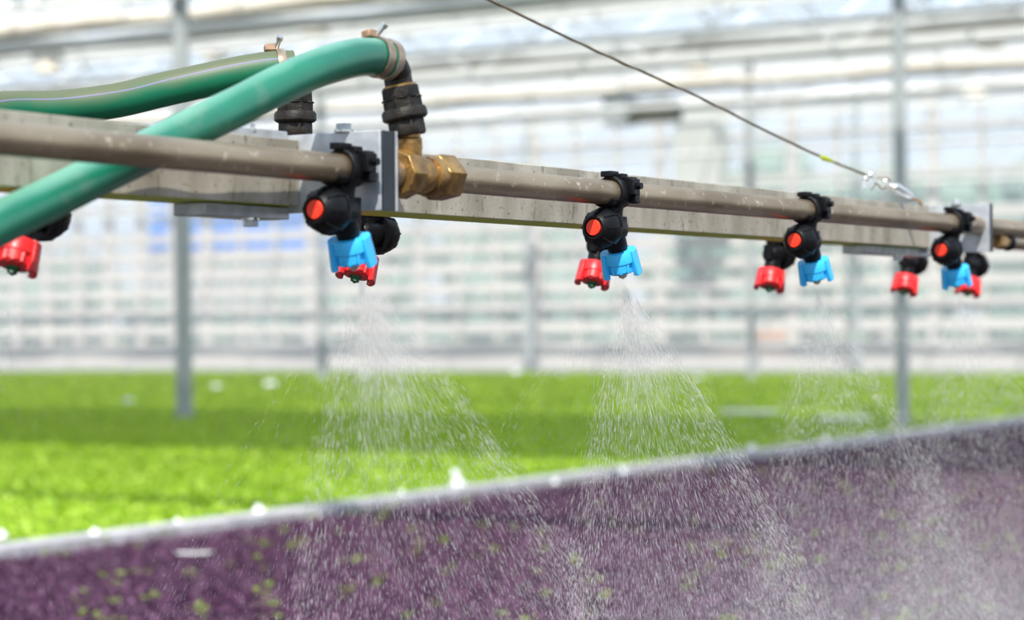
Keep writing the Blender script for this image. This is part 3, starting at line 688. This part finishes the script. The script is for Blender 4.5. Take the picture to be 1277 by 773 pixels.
for i, (px, lb) in enumerate(rear):
    o = red0 if i == 0 else copy_tree(red0); o['label'] = lb
    s = s_of(px, OP, -0.07) + 0.012
    o.matrix_world = at(s, OP, -0.004) @ Matrix.Rotation(math.pi, 4, 'Z') @ Matrix.Rotation(R((1, -2, 0, 2, -1, 1)[i]), 4, 'X'); NOZ.append((s, OP, -1))
# small brass and black joint hanging under the pipe past the bracket
s = s_of(1246, 0)
t = thing('drain_fitting', 'small brass and black fitting under the pipe at the right edge', 'pipe fitting', at(s, 0.0, -0.02))
MB().lathe([(0.010, -0.014), (0.0115, -0.006), (0.0115, 0.010), (0.009, 0.014)], 6, RX).build('brass_nut', M['brass'], t, .0006)
MB().sphere((0.034, 0, 0), 0.0125).build('black_cap', M['black'], t)
MB().tube([(0.01, 0, 0), (0.034, 0, 0)], .008, 12).tube([(0, 0, 0), (0, 0, .012)], .007, 12).build('neck', M['brass'], t)

# ------------------------------------------------------------------ wire rope and its shackle
wp = [(560, -25, 2.86), (610, 0, 2.90), (751, 67, 3.02), (867, 119, 3.12), (955, 163, 3.19), (1024, 195.5, 3.25), (1080, 218, 3.30)]
pts = smooth_path([P(*q) for q in wp], 16)
tag(MB().tube(pts, 0.00165, 10).build('wire_rope', M['wire']), 'thin brown steel wire rope slanting down to the right end of the boom', 'wire rope')
a, b = P(1022, 195, 3.247), P(1040, 201.5, 3.262)
tag(MB().tube([a, a * .7 + b * .3, a * .3 + b * .7, b], [0.001, 0.0040, 0.0030, 0.0012], 8).build('leaf_scrap', M['leafbit']), 'yellow-green leaf scrap stuck on the wire rope', 'leaf scrap')
Y0 = 3.30
t = thing('rope_grip', 'shiny u-bolt rope grip at the lower end of the wire', 'rope grip', Matrix.Translation(P(1084, 221, Y0)))
def loc(px, py, dy=0.0): return P(px, py, Y0 + dy) - P(1084, 221, Y0)
MB().tube(smooth_path([loc(1078, 235), loc(1078, 226), loc(1079, 220)], 4), .0042, 10).sphere(loc(1079, 223), 0.0052).build('nut', M['shackle'], t)
MB().tube(smooth_path([loc(1083, 231), loc(1082, 222), loc(1085, 217.5), loc(1089.5, 219), loc(1090.5, 226), loc(1087, 235)], 6), .0027, 10).build('u_bolt', M['shackle'], t)
MB().tube(smooth_path([loc(1076, 217), loc(1092, 221.5), loc(1106, 222.5), loc(1109, 226), loc(1107, 231), loc(1100, 235), loc(1093, 229), loc(1086, 236)], 6), .0012, 8).build('rope_loop', M['wire'], t)
t = thing('turnbuckle', 'shiny chain shackle and turnbuckle between rope loop and beam', 'turnbuckle', Matrix.Translation(P(1128, 238, Y0)))
def loc2(px, py, dy=0.0): return P(px, py, Y0 + dy) - P(1128, 238, Y0)
MB().tube(smooth_path([loc2(1102, 227), loc2(1105, 225), loc2(1110, 231), loc2(1108, 233), loc2(1103, 229)], 5), .0017, 8).build('hook', M['shackle'], t)
MB().sphere(loc2(1111, 232), .0036).build('eye', M['shackle'], t); MB().sphere(loc2(1116, 234), .0046).build('end_nut', M['shackle'], t)
ax = loc2(1138, 246) - loc2(1114, 232)
MB().tube([loc2(1114, 231.5), loc2(1120, 232), loc2(1134, 241), loc2(1139, 247)], [.0035, .0038, .0038, .0028], 10).tube([loc2(1114, 236), loc2(1120, 241), loc2(1130, 247), loc2(1138, 248)], [.0028, .0032, .0032, .0028], 10).build('barrel', M['shackle'], t)
MB().tube([loc2(1136, 246), loc2(1146, 250), loc2(1150, 256)], .0024, 8).build('lower_hook', M['rust'], t)

# ------------------------------------------------------------------ water
def droplets(name, pos, vel, length, rad, mt, lab, cat='water spray', group=None):
    """thin spindle-shaped drops: 6 triangles each"""
    n = len(pos); vel = vel / np.linalg.norm(vel, axis=1)[:, None]
    ref = np.tile([0.3, 0.9, 0.1], (n, 1)); u = np.cross(vel, ref); u /= np.linalg.norm(u, axis=1)[:, None]; v = np.cross(vel, u)
    L = length[:, None]; r = rad[:, None]
    ring = [pos + (u * math.cos(a) + v * math.sin(a)) * r for a in (0, 2.094, 4.189)]
    V = np.stack([pos - vel * L / 2, pos + vel * L / 2] + ring, 1).reshape(-1, 3)
    base = np.array([(0, 2, 3), (0, 3, 4), (0, 4, 2), (1, 3, 2), (1, 4, 3), (1, 2, 4)])
    Fc = (np.arange(n)[:, None, None] * 5 + base[None]).reshape(-1, 3)
    o = raw(name, V, Fc, mt); tag(o, lab, cat, group, kind='stuff'); return o
def spray(tip, axis, n, spread, lab, wdir, group, L0=0.55, nsheet=1800, vt=2.6, drift=0.10, rscale=1.0, thick=0.10):
    axis = np.array(axis); wd = np.array(wdir); wd = wd - axis * wd.dot(axis); wd /= np.linalg.norm(wd); td = np.cross(axis, wd)
    # free droplets
    q = rng.uniform(-1, 1, n); e = rng.uniform(0, 1, n) < .25; q[e] = np.sign(q[e]) * (1 - np.abs(rng.normal(0, .10, e.sum())))
    q = np.round(q * 60 + rng.normal(0, .3, n)) / 60 * .4 + q * .6      # the fan breaks into ribbons
    th = q * spread; be = rng.normal(0, thick, n)
    d = axis[None] * np.cos(th)[:, None] + wd[None] * np.sin(th)[:, None] + td[None] * be[:, None]
    d /= np.linalg.norm(d, axis=1)[:, None]
    u = rng.uniform(0, 1, n)
    tm = np.where(u < .33, 0.006 + 0.158 * (u / .33) ** 0.9, 0.164 + 0.5 * (u - .33) / .67)                       # time since leaving the tip, seconds
    v0 = 5.0; tau = L0 / v0 * rng.uniform(.8, 1.25, n)
    ex = np.exp(-tm / tau); dist = v0 * tau * (1 - ex)
    fall = vt * .5 * (tm - tau * (1 - ex))
    pos = np.array(tip)[None] + d * dist[:, None]; pos[:, 2] -= fall; pos[:, 0] += drift * (tm - tau * (1 - ex)) 
    pos += rng.normal(0, 1, (n, 3)) * (0.006 + 0.045 * tm[:, None]) * .5
    vel = d * (v0 * ex)[:, None]; vel[:, 2] -= vt * .5 * (1 - ex); vel[:, 0] += drift * (1 - ex); 
    vel += rng.normal(0, .05, (n, 3))
    ln = rng.uniform(.003, .012, n) * (0.7 + .6 * ex); rd = (rng.uniform(.00005, .00014, n) + .00008 * np.clip(dist * 2, 0, 1)) * rscale
    big = rng.uniform(0, 1, n) < .02; rd[big] *= 1.9
    k = pos[:, 2] > 0.03
    o = droplets('water_spray', pos[k], vel[k], ln[k], rd[k], M['water'], lab, group=group)
    # the dense sheet next to the tip
    n = nsheet; th = (rng.uniform(-1, 1, n) * .6 + rng.normal(0, .16, n)) * spread * .8; be = rng.normal(0, thick * .6, n)
    d = axis[None] * np.cos(th)[:, None] + wd[None] * np.sin(th)[:, None] + td[None] * be[:, None]; d /= np.linalg.norm(d, axis=1)[:, None]
    r0 = .005 + np.minimum(rng.gamma(2.2, .032, n), .24)
    ps = np.array(tip)[None] + d * (r0 + .006)[:, None]
    o2 = droplets('spray_sheet', ps, d + rng.normal(0, .02, (n, 3)), np.minimum(rng.uniform(.006, .020, n), r0 * 1.9), rng.uniform(.00018, .0004, n) * rscale * np.clip(r0 / .05, .3, 1), M['mist'], 'milky sheet of water just below the tip')
    del o2['label']; del o2['category']; o2.parent = o
    return o
tips = []
for i, (s, off, sg) in enumerate(NOZ):
    a = R(21); Lc = 0.0235 + 0.0292
    loc_ = Vector((sg * math.sin(a) * Lc, 0, -0.037 - math.cos(a) * Lc - (0.004 if sg < 0 else 0)))
    tip = B(s, off, 0) + R3.to_3x3() @ loc_
    axis = (R3.to_3x3() @ Vector((sg * math.sin(a), 0, -math.cos(a)))).normalized()
    tips.append((tip, axis))
flab = ['white fan of spray falling from the nearest blue nozzle', 'white fan of spray falling from the sharp blue nozzle', 'thin fan of spray falling from the third blue nozzle', 'faint fan of spray falling from the farthest blue nozzle']
wd = (0.93, 0.30, 0.0)
for i in range(4):
    tip, ax = tips[i]
    spray(tip, ax, (34000, 46000, 38000, 34000)[i], R((26, 23, 23, 23)[i]), flab[i], wd, 'fans of spray from the blue nozzles', nsheet=(4200, 3600, 1100, 700)[i], L0=.62, rscale=(.95, 1.0, 1.05, 1.1)[i])
rlab = ['faint drips below the red nozzle at the left edge', 'spray from the red nozzle behind the nearest blue cap', 'thin drips below the red nozzle left of the sharp one', 'faint drips below the red nozzle left of the third blue one',
        'short white jet below the red nozzle before the right post', 'faint drips below the red nozzle behind the farthest blue cap']
for i in range(6):
    tip, ax = tips[4 + i]
    spray(tip, ax, (1500, 5000, 6000, 7000, 12000, 10000)[i], R(24), rlab[i], wd, 'sprays from the red nozzles', nsheet=(250, 200, 60, 60, 400, 100)[i], L0=.5, rscale=.8)
# drifting mist where the sprays merge further along the boom
n = 480000
s_ = rng.normal(1.40, .62, n); o_ = rng.normal(.10, .30, n)
bx = np.array([B(0, 0, 0)]) + s_[:, None] * np.array([tuple(Dh)]) + o_[:, None] * np.array([tuple(Nh)])
zz = 0.12 + np.abs(rng.normal(0, 1, n)) * 0.16
pos = np.stack([bx[:, 0], bx[:, 1], zz], 1)
vel = np.tile([0.12, 0.02, -1.0], (n, 1)) + rng.normal(0, .12, (n, 3))
k = zz < O.z - .12
droplets('water_mist', pos[k], vel[k], rng.uniform(.0012, .004, n)[k], rng.uniform(.00009, .00022, n)[k], M['drift'], 'drifting fine mist over the purple seedlings at lower right', 'mist')
